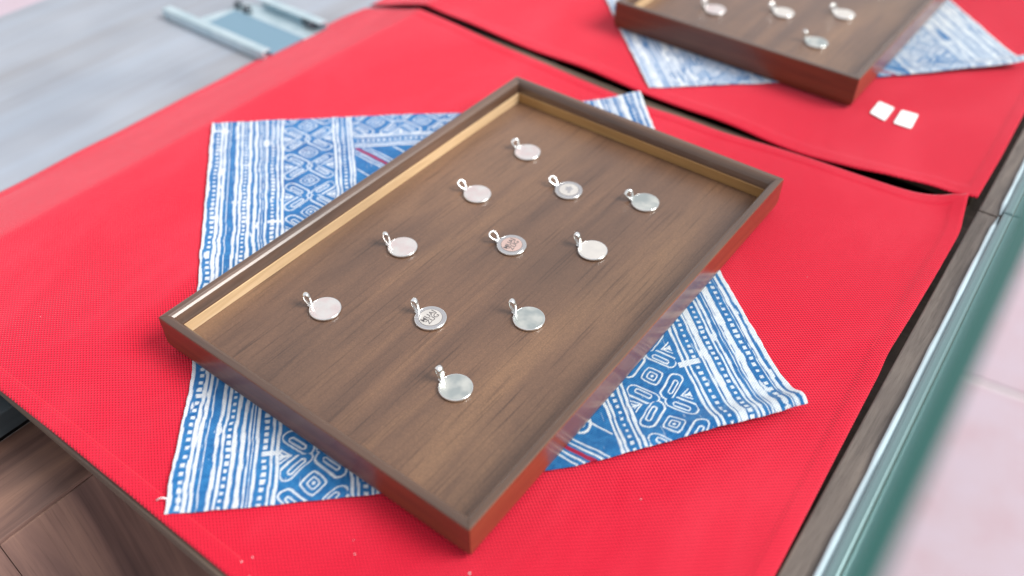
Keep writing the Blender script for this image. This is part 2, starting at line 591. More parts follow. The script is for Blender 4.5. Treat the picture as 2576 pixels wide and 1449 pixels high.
# ------------------------------------------------------------------ glass pane on the trim
gp = thing('glass_pane', 'upright clear glass pane with green polished edge beside the wooden trim', 'glass pane', (0.22, 0.15, 0.0))
GT, GH = 0.0052, 0.220
PF = lambda y: WP(y) + 0.0062       # foot of the pane, behind the strip of painted reflection
IT = lambda y: 0.2226 - 0.0235 * y
def pane(y0, y1, z0, z1):
    q = []
    for z in (z0, z1):
        k = z / GH
        for y, s in ((y0, 0), (y0, 1), (y1, 1), (y1, 0)):
            x = PF(y) * (1 - k) + IT(y) * k + (GT if s else 0)
            q.append((x, y, z))
    return q, [(3, 2, 1, 0), (4, 5, 6, 7), (0, 1, 5, 4), (1, 2, 6, 5), (2, 3, 7, 6), (3, 0, 4, 7)]
v, f = pane(-0.58, 0.93, 0.0006, GH - 0.0015)
meshobj('pane', loc(v, gp), f, M['glass'], gp)
for y0, y1 in ((-0.58, 0.2262), (0.2276, 0.93)):
    v, f = prism([(WP(y0) + 0.0004, y0), (PF(y0) - 0.0002, y0), (PF(y1) - 0.0002, y1), (WP(y1) + 0.0004, y1)], 0.0004, 0.0050, 0.0016)
    meshobj('reflection_strip', loc(v, gp), f, M['channel'], gp)  # added strip, paints the pane's bright reflection beside the bead
v, f = pane(-0.58, 0.93, GH - 0.0012, GH)
meshobj('polished_edge', loc(v, gp), f, M['glass_edge'], gp)
for y0, y1 in ((-0.58, 0.2255), (0.2285, 0.93)):
    n = 60
    pts, rr = [], []
    for i in range(n):
        y = y0 + (y1 - y0) * i / (n - 1)
        e = min(y - y0, y1 - y)
        r = 0.0022 * min(1.0, 0.25 + e / 0.012) * (1 + 0.10 * math.sin(y * 91) + 0.06 * math.sin(y * 233))
        pts.append((WP(y) - 0.0008, y, 0.0007 + 0.0003 * math.sin(y * 57)))
        rr.append(r)
    v, f = tube(pts, rr, 10)
    v = [(q[0], q[1], max(q[2], 0.0003)) for q in v]
    meshobj('sealant_bead', loc(v, gp), f, M['sealant'], gp, True)

# ------------------------------------------------------------------ boards under the cloths
b1 = meshobj('board', *prism([(-0.2550, -0.2178), (0.1985, -0.2178), (0.1965, 0.190), (at(2119, 424, -0.0016).x, at(2119, 424, -0.0016).y), (at(1945, 366, -0.0016).x, at(1945, 366, -0.0016).y), (at(1625, 251, -0.0016).x, at(1625, 251, -0.0016).y), (-0.2550, 0.226)], -0.0100, -0.0016, 0.0006), M['board'])
tag(b1, 'thin brown wooden board under the red cloth without price tags', 'board', 'boards under the red cloths')
b2 = meshobj('board', *prism([(-0.2550, 0.243), (0.1935, 0.243), (0.183, 0.93), (-0.2550, 0.93)], -0.0100, -0.0016, 0.0006), M['board'])
tag(b2, 'thin brown wooden board under the red cloth with the price tags', 'board', 'boards under the red cloths')


# ------------------------------------------------------------------ red cloths
def cloth(name, left, right, front, back, zfun, nx=150, ny=130, thick=0.0011):
    """Coons patch between four edge curves, doubled edge hem, real thickness"""
    def dense(n):
        c = np.linspace(0, 1, n)
        e = np.array([0.004, 0.008, 0.012, 0.0155, 0.017, 0.0185, 0.022])
        return np.unique(np.concatenate([c, e, 1 - e]))
    U, V = np.meshgrid(dense(nx), dense(ny), indexing='ij')
    Lx, Ly = left(V)
    Rx, Ry = right(V)
    Fx, Fy = front(U)
    Bx, By = back(U)
    c = lambda f, u: np.array(f(np.array([u])))[:, 0]
    p00, p10, p01, p11 = c(left, 0.), c(right, 0.), c(left, 1.), c(right, 1.)
    X = (1 - U) * Lx + U * Rx + (1 - V) * Fx + V * Bx - ((1 - U) * (1 - V) * p00[0] + U * (1 - V) * p10[0] + (1 - U) * V * p01[0] + U * V * p11[0])
    Y = (1 - U) * Ly + U * Ry + (1 - V) * Fy + V * By - ((1 - U) * (1 - V) * p00[1] + U * (1 - V) * p10[1] + (1 - U) * V * p01[1] + U * V * p11[1])
    Z = zfun(X, Y)
    du = np.minimum(U, 1 - U) * 0.5
    dv = np.minimum(V, 1 - V) * 0.43
    hem = np.minimum(du, dv)
    Z = Z + 0.0006 * (1 - 1 / (1 + np.exp(-(hem - 0.0075) / 0.0004)))
    n, m_ = X.shape
    top = np.stack([X, Y, Z], -1).reshape(-1, 3)
    bot = top - np.array([0, 0, thick])
    verts = np.concatenate([top, bot])
    idx = np.arange(n * m_).reshape(n, m_)
    q = np.stack([idx[:-1, :-1], idx[1:, :-1], idx[1:, 1:], idx[:-1, 1:]], -1).reshape(-1, 4)
    faces = [q, q[:, ::-1] + n * m_]
    K = n * m_
    ring = np.concatenate([idx[:, 0], idx[-1, 1:], idx[-2::-1, -1], idx[0, -2:0:-1]])
    r2 = np.roll(ring, -1)
    faces.append(np.stack([ring, ring + K, r2 + K, r2], -1))
    faces = np.concatenate(faces)
    o = meshobj(name, verts.tolist(), faces.tolist(), M['red'], None, True)
    return o, (lambda x, y: float(zfun(np.array([x]), np.array([y]))[0]))


def edge_curve(pts, axis):
    pts = sorted(pts, key=lambda p: p[axis])
    a = np.array([p[axis] for p in pts])
    c = np.array([p[1 - axis] for p in pts])
    fine = np.linspace(a[0], a[-1], 400)
    g = np.interp(fine, a, c)
    k = np.ones(15) / 15
    g = np.convolve(np.pad(g, 7, 'edge'), k, 'valid')

    def f(u):
        s = a[0] + (a[-1] - a[0]) * u
        r = np.interp(s, fine, g)
        return (s, r) if axis == 0 else (r, s)
    return f


WRX = np.random.default_rng(5)
def wrinkle(X, Y, seed, amp=0.0006):
    r = np.random.default_rng(seed)
    return np.maximum(0.0006 + 2.4 * amp * smoothnoise((X, Y * 0.6), 0.075, r, 2) + amp * 0.4 * smoothnoise((X * 0.5, Y), 0.03, r, 1), -0.0002)


def press(X, Y, cx, cy):
    d = np.maximum(np.abs(X - cx) - 0.103, np.abs(Y - cy) - 0.153)
    return np.clip(1 - d / 0.030, 0, 1) ** 2 * (3 - 2 * np.clip(1 - d / 0.030, 0, 1))


def drop(X, z0):
    """cloth hangs over the board's left edge down towards the side table"""
    d = np.clip(-0.2560 - X, 0, None)
    return -0.345 * (np.sqrt(d * d + 0.0015 ** 2) - 0.0015)


EL = [at(x, y, -0.0265) for x, y in ((0, 470), (150, 401), (300, 325), (420, 262), (540, 195), (640, 140), (740, 85), (840, 38), (930, 0))]
ELp = [(-0.3370, -0.222)] + [(p.x, p.y) for p in EL if -0.21 < p.y < 0.21] + [(-0.3370, 0.236)]
print('left edge', ELp)
R1 = [(0.2068, -0.2125), (0.205, -0.0786), (0.2023, -0.0082), (0.1998, 0.0608), (0.1984, 0.0729), (0.1990, 0.111), (0.1990, 0.1515), (0.1983, 0.2001), (0.1915, 0.2340)]
F1 = [(-0.3370, -0.222), (-0.262, -0.2195), (-0.147, -0.2185), (-0.098, -0.2172), (-0.0521, -0.2165), (0.0274, -0.2155), (0.2068, -0.2125)]
GA = [(1060, 26), (1192, 88), (1392, 170), (1625, 267), (1717, 296.7), (1817, 334), (1945, 369.6), (2032, 399), (2119, 428.6), (2173, 446.5), (2215, 460), (2278, 480), (2340, 496.5), (2382, 501.7), (2410, 501)]
GB = [(1080, 18), (1192, 70), (1392, 147), (1625, 240), (1717, 276.6), (1817, 313), (1945, 362.7), (2032, 390.5), (2119, 416.5), (2173, 436), (2215, 442), (2278, 459), (2340, 467), (2382, 484), (2413, 495)]
B1 = [(-0.3370, 0.236)] + [tuple(at(x, y, 0.0005))[:2] for x, y in GA] + [(0.1915, 0.2340)]


def z1(X, Y):
    z = wrinkle(X, Y, 3) * (1 - press(X, Y, 0, 0)) + drop(X, 0)
    z += 0.0045 * np.exp(-(((X - 0.192) / 0.030) ** 2 + ((Y - 0.232) / 0.016) ** 2))
    z += 0.0010 * np.exp(-((X - 0.198) / 0.008) ** 2) * (1 + np.sin(Y * 60)) * 0.5
    z += 0.0014 * np.exp(-((X + 0.336) / 0.010) ** 2) * np.sin(Y * 47 + 1.0) * np.sin(Y * 19)
    return z


rc1, zc1 = cloth('red_cloth', edge_curve(ELp, 1), edge_curve(R1, 1), edge_curve(F1, 0), edge_curve(B1, 0), z1)
tag(rc1, 'red canvas cloth without price tags, under the tray with lettered pendants', 'cloth', 'red canvas cloths')
B2f = [(-0.3370, 0.243)] + [tuple(at(x, y, 0.0010))[:2] for x, y in GB] + [(0.1965, 0.2372)]


def z2(X, Y):
    z = wrinkle(X, Y, 9) * (1 - press(X, Y, -0.006, 0.4405)) + drop(X, 0)
    z += 0.0018 * np.exp(-((Y - 0.222) / 0.012) ** 2) * (0.5 + 0.5 * np.sin(X * 55))
    z += 0.0008 * np.exp(-((X - 0.196) / 0.008) ** 2)
    return z + 0.0006


rc2, zc2 = cloth('red_cloth', edge_curve([(-0.3370, 0.243), (-0.338, 0.5), (-0.3370, 0.93)], 1),
                 edge_curve([(0.1965, 0.2372), (0.1960, 0.2932), (0.1940, 0.3593), (0.184, 0.93)], 1),
                 edge_curve(B2f, 0), edge_curve([(-0.3370, 0.93), (0.184, 0.93)], 0), z2, 140, 150)
tag(rc2, 'red canvas cloth carrying two white price tags and a tray', 'cloth', 'red canvas cloths')

# stitched hem lines of the first cloth
for pts in ([(x - 0.0085, y) for x, y in R1[:-1]], [(x, y + 0.0085) for x, y in F1[1:-1]]):
    P = []
    for (xa, ya), (xb, yb) in zip(pts[:-1], pts[1:]):
        for k in range(14):
            x, y = xa + (xb - xa) * k / 14, ya + (yb - ya) * k / 14
            P.append((x, y, zc1(x, y) + 0.0001))
    v, f = tube(P, 0.00022, 5)
    meshobj('hem_stitch', v, f, M['redthread'], rc1, True)


# ------------------------------------------------------------------ batik napkins
def batik(s, t, W_, H_, seed, white):
    """hand-drawn wax-resist print: 1 = undyed white, 0 = indigo; plus crimson thread"""
    rng = np.random.default_rng(seed)
    s = s + 0.0007 * smoothnoise((s, t), 0.010, rng, 2)
    t = t + 0.0007 * smoothnoise((s, t), 0.012, rng, 2)
    thick = 1 + 0.35 * smoothnoise((s, t), 0.006, rng, 2)
    aa = 0.00022
    sm = np.where(s > W_ / 2, W_ - s, s)                       # both side borders mirror each other
    tm = np.where(t > H_ / 2, H_ - t + 0.053, t)            # the cloth was cut off-repeat at its lower edge
    wht = np.zeros_like(s)

    def line(d, w):
        return np.clip((w * 0.5 * thick - np.abs(d)) / aa + 0.5, 0, 1)

    def add(m_):
        np.maximum(wht, m_, out=wht)
    # border stripes and rows of wax dots; the two side borders are drawn differently
    lft = s < W_ / 2
    LS = ((0.0005, 0.0026), (0.0079, 0.0020), (0.0106, 0.0018), (0.0187, 0.0017), (0.0217, 0.0014), (0.0271, 0.0019), (0.0310, 0.0019),
          (0.0378, 0.0014), (0.0452, 0.0013), (0.0481, 0.0016), (0.0137, 0.0005), (0.0340, 0.0008), (0.0357, 0.0004), (0.0832, 0.0015), (0.0858, 0.0012), (0.0926, 0.0012), (0.0948, 0.0014))
    RS = ((0.0008, 0.0030), (0.0050, 0.0020), (0.0150, 0.0032), (0.0174, 0.0010), (0.0224, 0.0016), (0.0249, 0.0013), (0.0322, 0.0034),
          (0.0352, 0.0012), (0.0431, 0.0014), (0.0458, 0.0015), (0.0193, 0.0005), (0.0070, 0.0004), (0.0832, 0.0015), (0.0858, 0.0012), (0.0926, 0.0012), (0.0948, 0.0014))
    for side, lst in ((lft, LS), (~lft, RS)):
        for c_, w_ in lst:
            add(np.where(side, line(sm - c_, w_), 0))
    LD = ((0.0050, 0.0023, 0.0045), (0.0243, 0.0020, 0.0039), (0.0418, 0.0023, 0.0038), (0.0892, 0.0021, 0.0039))
    RD = ((0.0100, 0.0024, 0.0044), (0.0280, 0.0022, 0.0040), (0.0393, 0.0020, 0.0040), (0.0892, 0.0021, 0.0039))
    for side, lst in ((lft, LD), (~lft, RD)):
        for c_, w_, per in lst:
            ph = t / per
            k = np.floor(ph)
            jit = np.sin(k * 12.9898 + c_ * 900) * 0.5
            dt = (ph - k - 0.5) * per
            ds = sm - c_ - jit * 0.0003
            add(np.where(side, np.clip((w_ * 0.5 * (0.9 + 0.25 * jit) * thick - np.maximum(np.abs(ds), np.abs(dt) * 0.95)) / aa + 0.5, 0, 1), 0))
    # worn patches where the wax ran, and a few crossing strokes
    pn = smoothnoise((s * 4, t), 0.016, rng, 3)
    inb = (sm < 0.049)
    add(np.where(inb, np.clip((pn - 0.62 + 0.12 * white) / 0.05, 0, 1) * 0.95, 0))
    for s0, s1, t0, t1 in ((0.001, 0.0125, 0.0095, 0.0120), (0.039, 0.049, 0.112, 0.1145), (0.256, 0.268, 0.2635, 0.2675), (0.0405, 0.050, 0.2815, 0.2838)):
        add(np.clip(np.minimum(np.minimum(s - s0, s1 - s), np.minimum(t - t0, t1 - t)) / aa + 0.5, 0, 1) * 0.95)

    # flower column: looped petals in a cross, ringed diamonds between
    def motif(ls, lt, per, half):
        """ls: offset from column centre, lt: running coordinate"""
        out = np.zeros_like(ls)
        y = (lt / per - np.floor(lt / per) - 0.5) * per          # 0 at the diamond
        x = ls
        # diamond outline + dot
        d = (np.abs(x) ** 1.25 + np.abs(y) ** 1.25) ** 0.8
        out = np.maximum(out, np.clip((0.00046 * thick - np.abs(d - 0.0060)) / aa + 0.5, 0, 1))
        out = np.maximum(out, np.clip((0.00042 * thick - np.abs(d - 0.0030)) / aa + 0.5, 0, 1))
        out = np.maximum(out, np.clip((0.0009 - np.hypot(x, y)) / aa + 0.5, 0, 1))
        for sx_ in (-1, 1):
            for sy_ in (-1, 1):
                cx, cy = sx_ * 0.0082, sy_ * 0.0098
                dx, dy = x - cx, y - cy
                ang = math.atan2(sy_ * 0.0066, -sx_ * 0.0070)   # petals run to the crossing point
                a_, b_ = dx * math.cos(ang) + dy * math.sin(ang), -dx * math.sin(ang) + dy * math.cos(ang)
                r_ = np.hypot(np.maximum(np.abs(a_) - 0.0056, 0), b_ * (1 + 0.22 * np.sign(b_)))
                out = np.maximum(out, np.clip((0.00044 * thick - np.abs(r_ - 0.0034)) / aa + 0.5, 0, 1))
                rl = np.hypot(np.maximum(np.abs(a_) - 0.0036, 0), b_)
                out = np.maximum(out, np.clip((0.00042 * thick - np.abs(rl - 0.0012)) / aa + 0.5, 0, 1))
        # little forks at the column edges
        yy_ = np.abs(np.abs(y) - per / 2)
        xx = half - np.abs(x)
        tri = yy_ + (xx - 0.0052) * 0.75
        out = np.maximum(out, np.where(xx > 0, np.clip((0.00045 * thick - np.minimum(np.abs(tri), np.abs(tri + 0.0022))) / aa + 0.5, 0, 1), 0))
        out = np.maximum(out, np.where((xx > 0) & (xx < 0.0040), np.clip((0.0007 - yy_) / aa + 0.5, 0, 1), 0))
        return out
    half = 0.0160
    col_in = np.abs(sm - 0.0655) < half
    add(np.where(col_in, motif(sm - 0.0655, t - 0.0412 + 0.0162, 0.0325, half), 0))
    # centre field: cut flower row, level stripes, blue triangles with thread
    inner = sm > 0.0962
    row = inner & (tm < 0.0235)
    add(np.where(row, motif(tm - 0.0085, s - 0.1 + 0.004, 0.0325, 0.0150), 0))
    for c_, w_ in ((0.0246, 0.0016), (0.0272, 0.0012), (0.0355, 0.0013), (0.0384, 0.0016)):
        add(np.where(inner, line(tm - c_, w_), 0))
    ph = s / 0.0036
    dt = (ph - np.floor(ph) - 0.5) * 0.0036
    add(np.where(inner, np.clip((0.0010 * thick - np.maximum(np.abs(tm - 0.0314), np.abs(dt))) / aa + 0.5, 0, 1), 0))
    dg = (tm - 0.043) - 1.07 * (sm - 0.1000)
    fld = inner & (tm > 0.0405)
    for c_, w_ in ((0.0042, 0.0014), (0.0080, 0.0012), (-0.0045, 0.0014), (-0.0085, 0.0012), (-0.026, 0.0014), (0.026, 0.0014)):
        add(np.where(fld, line(dg - c_, w_), 0))
    # spirals inside the triangles
    for q in range(6):
        cx, cy = 0.110 + 0.014 * (q % 3), 0.075 + 0.030 * (q // 3) + 0.012 * (q % 2)
        r_ = np.hypot(sm - cx, tm - cy)
        add(np.where(fld, np.clip((0.0007 * thick - np.abs((r_ % 0.0032) - 0.0016)) / aa + 0.5, 0, 1) * (r_ < 0.0062), 0))
    crim = np.where(fld, np.clip((0.0016 - np.abs(dg)) / aa + 0.5, 0, 1), 0)
    crim = crim * (tm < 0.075)
    # thin loom streaks, dye unevenness
    streak = smoothnoise((s * 3, t * 0.35), 0.003, rng, 2)
    wht = np.clip(wht + np.clip((streak - 0.62) / 0.1, 0, 1) * 0.30 * white, 0, 1)
    if white > 1.5:
        wht = np.clip(wht + 0.35 * np.clip((smoothnoise((s, t), 0.02, rng, 3) + 0.45) / 0.5, 0, 1), 0, 1)
    dye = smoothnoise((s, t), 0.02, rng, 3)
    fine = smoothnoise((s, t), 0.0016, rng, 1)
    blue = np.stack([0.016 + 0.010 * dye + 0.012 * fine, 0.165 + 0.045 * dye + 0.04 * fine, 0.42 + 0.07 * dye + 0.06 * fine], -1)
    whc = np.stack([0.76 + 0.05 * fine, 0.80 + 0.05 * fine, 0.84 + 0.04 * fine], -1)
    c_ = blue * (1 - wht[..., None]) + whc * wht[..., None]
    c_ = c_ * (1 - crim[..., None]) + np.array([0.40, 0.008, 0.050]) * crim[..., None]
    return np.clip(c_, 0.005, 1)


def napkin(name, P1, P2, P3, P4, res, seed, white, ground, roll, warp=True):
    W_, H_ = 0.305, 0.310
    ns, n2 = int(W_ / res), int(H_ / res)
    a, c = np.meshgrid(np.linspace(0, 1, ns), np.linspace(0, 1, n2), indexing='ij')
    P1, P2, P3, P4 = [np.array(p) for p in (P1, P2, P3, P4)]
    X = (1 - a) * (1 - c) * P1[0] + a * (1 - c) * P4[0] + a * c * P3[0] + (1 - a) * c * P2[0]
    Y = (1 - a) * (1 - c) * P1[1] + a * (1 - c) * P4[1] + a * c * P3[1] + (1 - a) * c * P2[1]
    # the four edges are not straight: offsets measured inward from the corner-to-corner lines
    et_, es_ = (P2 - P1) / np.linalg.norm(P2 - P1), (P4 - P1) / np.linalg.norm(P4 - P1)
    dn = np.interp(a, [0, .1, .33, .61, .73, .85, 1], [0, .003, .0075, .0092, .0064, .0024, 0]) * c ** 2
    up = np.interp(a, [0, .15, .34, .57, .8, 1], [0, .0015, .004, .010, .007, 0]) * (1 - c) ** 2
    lf = np.interp(c, [0, .27, .46, .75, .89, 1], [0, .0019, .0026, .0055, .0027, 0]) * (1 - a) ** 2
    rt = np.interp(c, [0, .5, .64, .77, .88, 1], [0, .006, .0059, .0041, .0032, 0]) * a ** 2
    if warp:
        X = X + et_[0] * (dn + up) + es_[0] * (lf - rt)
        Y = Y + et_[1] * (dn + up) + es_[1] * (lf - rt)
    rng = np.random.default_rng(seed + 50)
    edge = np.minimum(np.minimum(a, 1 - a) * W_, np.minimum(c, 1 - c) * H_)
    fade_ = np.exp(-edge / 0.004)
    X = X + fade_ * 0.0006 * smoothnoise((X, Y), 0.006, rng, 3)
    Y = Y + fade_ * 0.0006 * smoothnoise((X + 1, Y), 0.006, rng, 3)
    Z = ground(X, Y) + 0.0013 + 0.0003 * smoothnoise((X, Y), 0.03, rng, 2)
    # edges ride up a little, one corner is rolled
    Z = Z + fade_ * 0.0010 * (0.5 + 0.5 * smoothnoise((X, Y), 0.02, rng, 2))
    et = (1 - c) * H_
    ramp_ = np.clip((a - 0.55) / 0.45, 0, 1) ** 1.3
    Z = Z + roll * 0.0060 * ramp_ * np.exp(-((et - 0.004) / 0.0075) ** 2)
    Z = Z + roll * 0.0025 * np.exp(-(((1 - a) * W_) / 0.012) ** 2) * np.exp(-((et) / 0.02) ** 2)
    Z = Z + 0.0030 * np.exp(-((c * H_) / 0.02) ** 2) * np.exp(-(((1 - a) * W_) / 0.02) ** 2)
    colr = batik(a * W_, c * H_, W_, H_, seed, white)
    top = np.stack([X, Y, Z], -1).reshape(-1, 3)
    idx = np.arange(ns * n2).reshape(ns, n2)
    q = np.stack([idx[:-1, :-1], idx[:-1, 1:], idx[1:, 1:], idx[1:, :-1]], -1).reshape(-1, 4)[:, ::-1]
    ring = np.concatenate([idx[:, 0], idx[-1, 1:], idx[-2::-1, -1], idx[0, -2:0:-1]])
    K = ns * n2
    low = top[ring] - np.array([0, 0, 0.0008])
    verts = np.concatenate([top, low])
    j = np.arange(len(ring))
    j2 = np.roll(j, -1)
    sk = np.stack([ring, K + j, K + j2, ring[j2]], -1)
    faces = np.concatenate([q, sk])
    me = bpy.data.meshes.new(name)
    me.vertices.add(len(verts))
    me.vertices.foreach_set('co', verts.astype(np.float32).ravel())
    me.loops.add(faces.size)
    me.loops.foreach_set('vertex_index', faces.astype(np.int32).ravel())
    me.polygons.add(len(faces))
    me.polygons.foreach_set('loop_start', np.arange(0, faces.size, 4, dtype=np.int32))
    me.update(calc_edges=True)
    me.polygons.foreach_set('use_smooth', np.ones(len(faces), dtype=bool))
    at_ = me.color_attributes.new('print', 'FLOAT_COLOR', 'POINT')
    cc = np.ones((len(verts), 4), dtype=np.float32)
    cc[:K, :3] = colr.reshape(-1, 3)
    cc[K:, :3] = colr.reshape(-1, 3)[ring]
    at_.data.foreach_set('color', cc.ravel())
    me.materials.append(M['batik'])
    o = bpy.data.objects.new(name, me)
    COL.objects.link(o)
    return o


NK1 = ((-0.2525, 0.0006), (-0.0210, -0.2136), (0.1796, 0.0083), (-0.0367, 0.2150))
nk = napkin('napkin', *NK1, 0.00052, 21, 1.0, lambda X, Y: np.minimum(z1(X, Y), 0.0030), 1.0)
tag(nk, 'blue and white batik napkin under the tray with lettered pendants', 'napkin', 'batik napkins under the trays')
v, f = tube([(-0.0250, -0.2083, 0.0030), (-0.0262, -0.2092, 0.0036), (-0.0276, -0.2098, 0.0030), (-0.0290, -0.2112, 0.0016)], [0.0004, 0.0004, 0.0004, 0.0003], 5)
meshobj('loose_thread', v, f, M['thread'], nk, True)
NK2 = ((-0.2480, 0.4400), (-0.0350, 0.2255), (0.1785, 0.4260), (-0.0340, 0.6450))
nk2 = napkin('napkin', *NK2, 0.0010, 33, 2.0, lambda X, Y: z2(X, Y), 1.0, False)
tag(nk2, 'faded blue and white batik napkin under the tray near the price tags', 'napkin', 'batik napkins under the trays')


# ------------------------------------------------------------------ trays
TW, TL, THT, TFZ = 0.2006, 0.3000, 0.0228, 0.0082
def rail_mesh(length, inv=False):
    """mitred rail, outer face on x=0, runs along y, inner side towards +x; closed profile (o, z)"""
    dark_prof = [(0.0012, 0.0006), (0.0004, 0.0030), (0.0, 0.0055), (0.0, THT - 0.0007), (0.0003, THT - 0.0002), (0.0009, THT), (0.0033, THT),
                 (0.0036, THT - 0.0002), (0.0044, THT - 0.0007), (0.0053, THT - 0.0018), (0.0060, THT - 0.0036), (0.0065, 0.0168), (0.0067, 0.0150), (0.0067, 0.0006)]
    n = len(dark_prof)
    v = []
    for s in (-1, 1):
        for o, z in dark_prof:
            v.append((o, s * (length / 2 - o - 0.00012), z))
    f = [tuple(range(n)), tuple(range(2 * n - 1, n - 1, -1))]
    for i in range(n):
        j = (i + 1) % n
        f.append((i, n + i, n + j, j))
    # pale raw strip set against the inner side
    strip = [(0.0068, 0.0084), (0.0068, 0.0147), (0.0070, 0.0151), (0.0075, 0.0149), (0.0076, 0.0084)]
    sv = []
    m_ = len(strip)
    for s in (-1, 1):
        for o, z in strip:
            sv.append((o, s * (length / 2 - o), z))
    sf = [tuple(range(m_)), tuple(range(2 * m_ - 1, m_ - 1, -1))]
    for i in range(m_):
        j = (i + 1) % m_
        sf.append((i, m_ + i, m_ + j, j))
    return (v, f), (sv, sf)


def make_tray(cx, cy, base, label, rot=0.0):
    t_ = thing('wooden_tray', label, 'tray', (cx, cy, base), 'wooden display trays')
    t_.rotation_euler = (0, 0, rot)
    for side in range(4):
        L = TL if side % 2 == 0 else TW
        (v, f), (sv, sf) = rail_mesh(L)
        ang = side * math.pi / 2
        off = -TW / 2 if side % 2 == 0 else -TL / 2
        def T(p):
            x, y = p[0] + off, p[1]
            return (x * math.cos(ang) - y * math.sin(ang), x * math.sin(ang) + y * math.cos(ang), p[2])
        mr = M['tray_rail'] if side % 2 == 0 else M['tray_rail_x_shaded']
        r_ = meshobj('side_rail', [T(p) for p in v], f, mr, t_)
        r_.data.materials.append(M['tray_top'] if side % 2 == 0 else M['tray_top_x'])
        for k in range(2 + 4, 2 + 12):               # top and inner slope: grey sky reflection painted into the colour
            r_.data.polygons[k].material_index = 1
        meshobj('inner_strip', [T(p) for p in sv], sf, M['tray_pale'] if side % 2 == 0 else M['tray_pale_x_shaded'], r_)
    v, f = box(-TW / 2 + 0.0069, TW / 2 - 0.0069, -TL / 2 + 0.0069, TL / 2 - 0.0069, 0.0040, TFZ)
    meshobj('floor_panel', v, f, M['tray_floor'], t_)
    return t_


make_tray(0, 0, 0.0017, 'brown wooden tray with eleven pendants, on the red cloth without price tags')
make_tray(-0.0060, 0.4405, 0.0023, 'brown wooden tray on the red cloth beside two white price tags', rad(-0.4))


# ------------------------------------------------------------------ pendants
def text_mesh(body, size, off, ext):
    c = bpy.data.curves.new('lettering', 'FONT')
    c.body = body
    c.size = size
    c.align_x = 'CENTER'
    c.align_y = 'CENTER'
    c.offset = off
    c.extrude = ext
    c.space_line = 0.78
    c.space_character = 1.06
    o = bpy.data.objects.new('lettering', c)
    me = bpy.data.meshes.new_from_object(o)
    bpy.data.objects.remove(o)
    bpy.data.curves.remove(c)
    return me


def link_mesh(name, me, mat, parent, matrix=None):
    me.materials.clear()
    me.materials.append(mat)
    o = bpy.data.objects.new(name, me)
    COL.objects.link(o)
    o.parent = parent
    if matrix:
        o.matrix_local = matrix
    return o


PR, PT = 0.0086, 0.0017


def bail_mesh(L, B, wtop, wbase, th):
    """drop-shaped closed band: a along the length, b the opening, c the band's width"""
    nT, nP = 32, 8
    ring = []
    for i in range(nT):
        th_ = 2 * math.pi * i / nT
        a = L * (1 - math.cos(th_)) / 2
        b = B * math.sin(th_) * (0.35 + 0.65 * math.sin(th_ / 2) ** 2)
        ring.append(Vector((a, b, 0)))
    v, f = [], []
    for i, p in enumerate(ring):
        d = (ring[(i + 1) % nT] - ring[i - 1]).normalized()
        nrm = Vector((d.y, -d.x, 0))
        k = p.x / L
        hw = (wbase + (wtop - wbase) * math.sin(min(1, k * 1.15) * math.pi / 2)) / 2
        for j in range(nP):
            t_ = 2 * math.pi * j / nP
            v.append(p + nrm * (th * math.sin(t_)) + Vector((0, 0, hw * math.cos(t_))))
    for i in range(nT):
        for j in range(nP):
            k = (i + 1) % nT
            f.append((i * nP + j, i * nP + (j + 1) % nP, k * nP + (j + 1) % nP, k * nP + j))
    return v, f


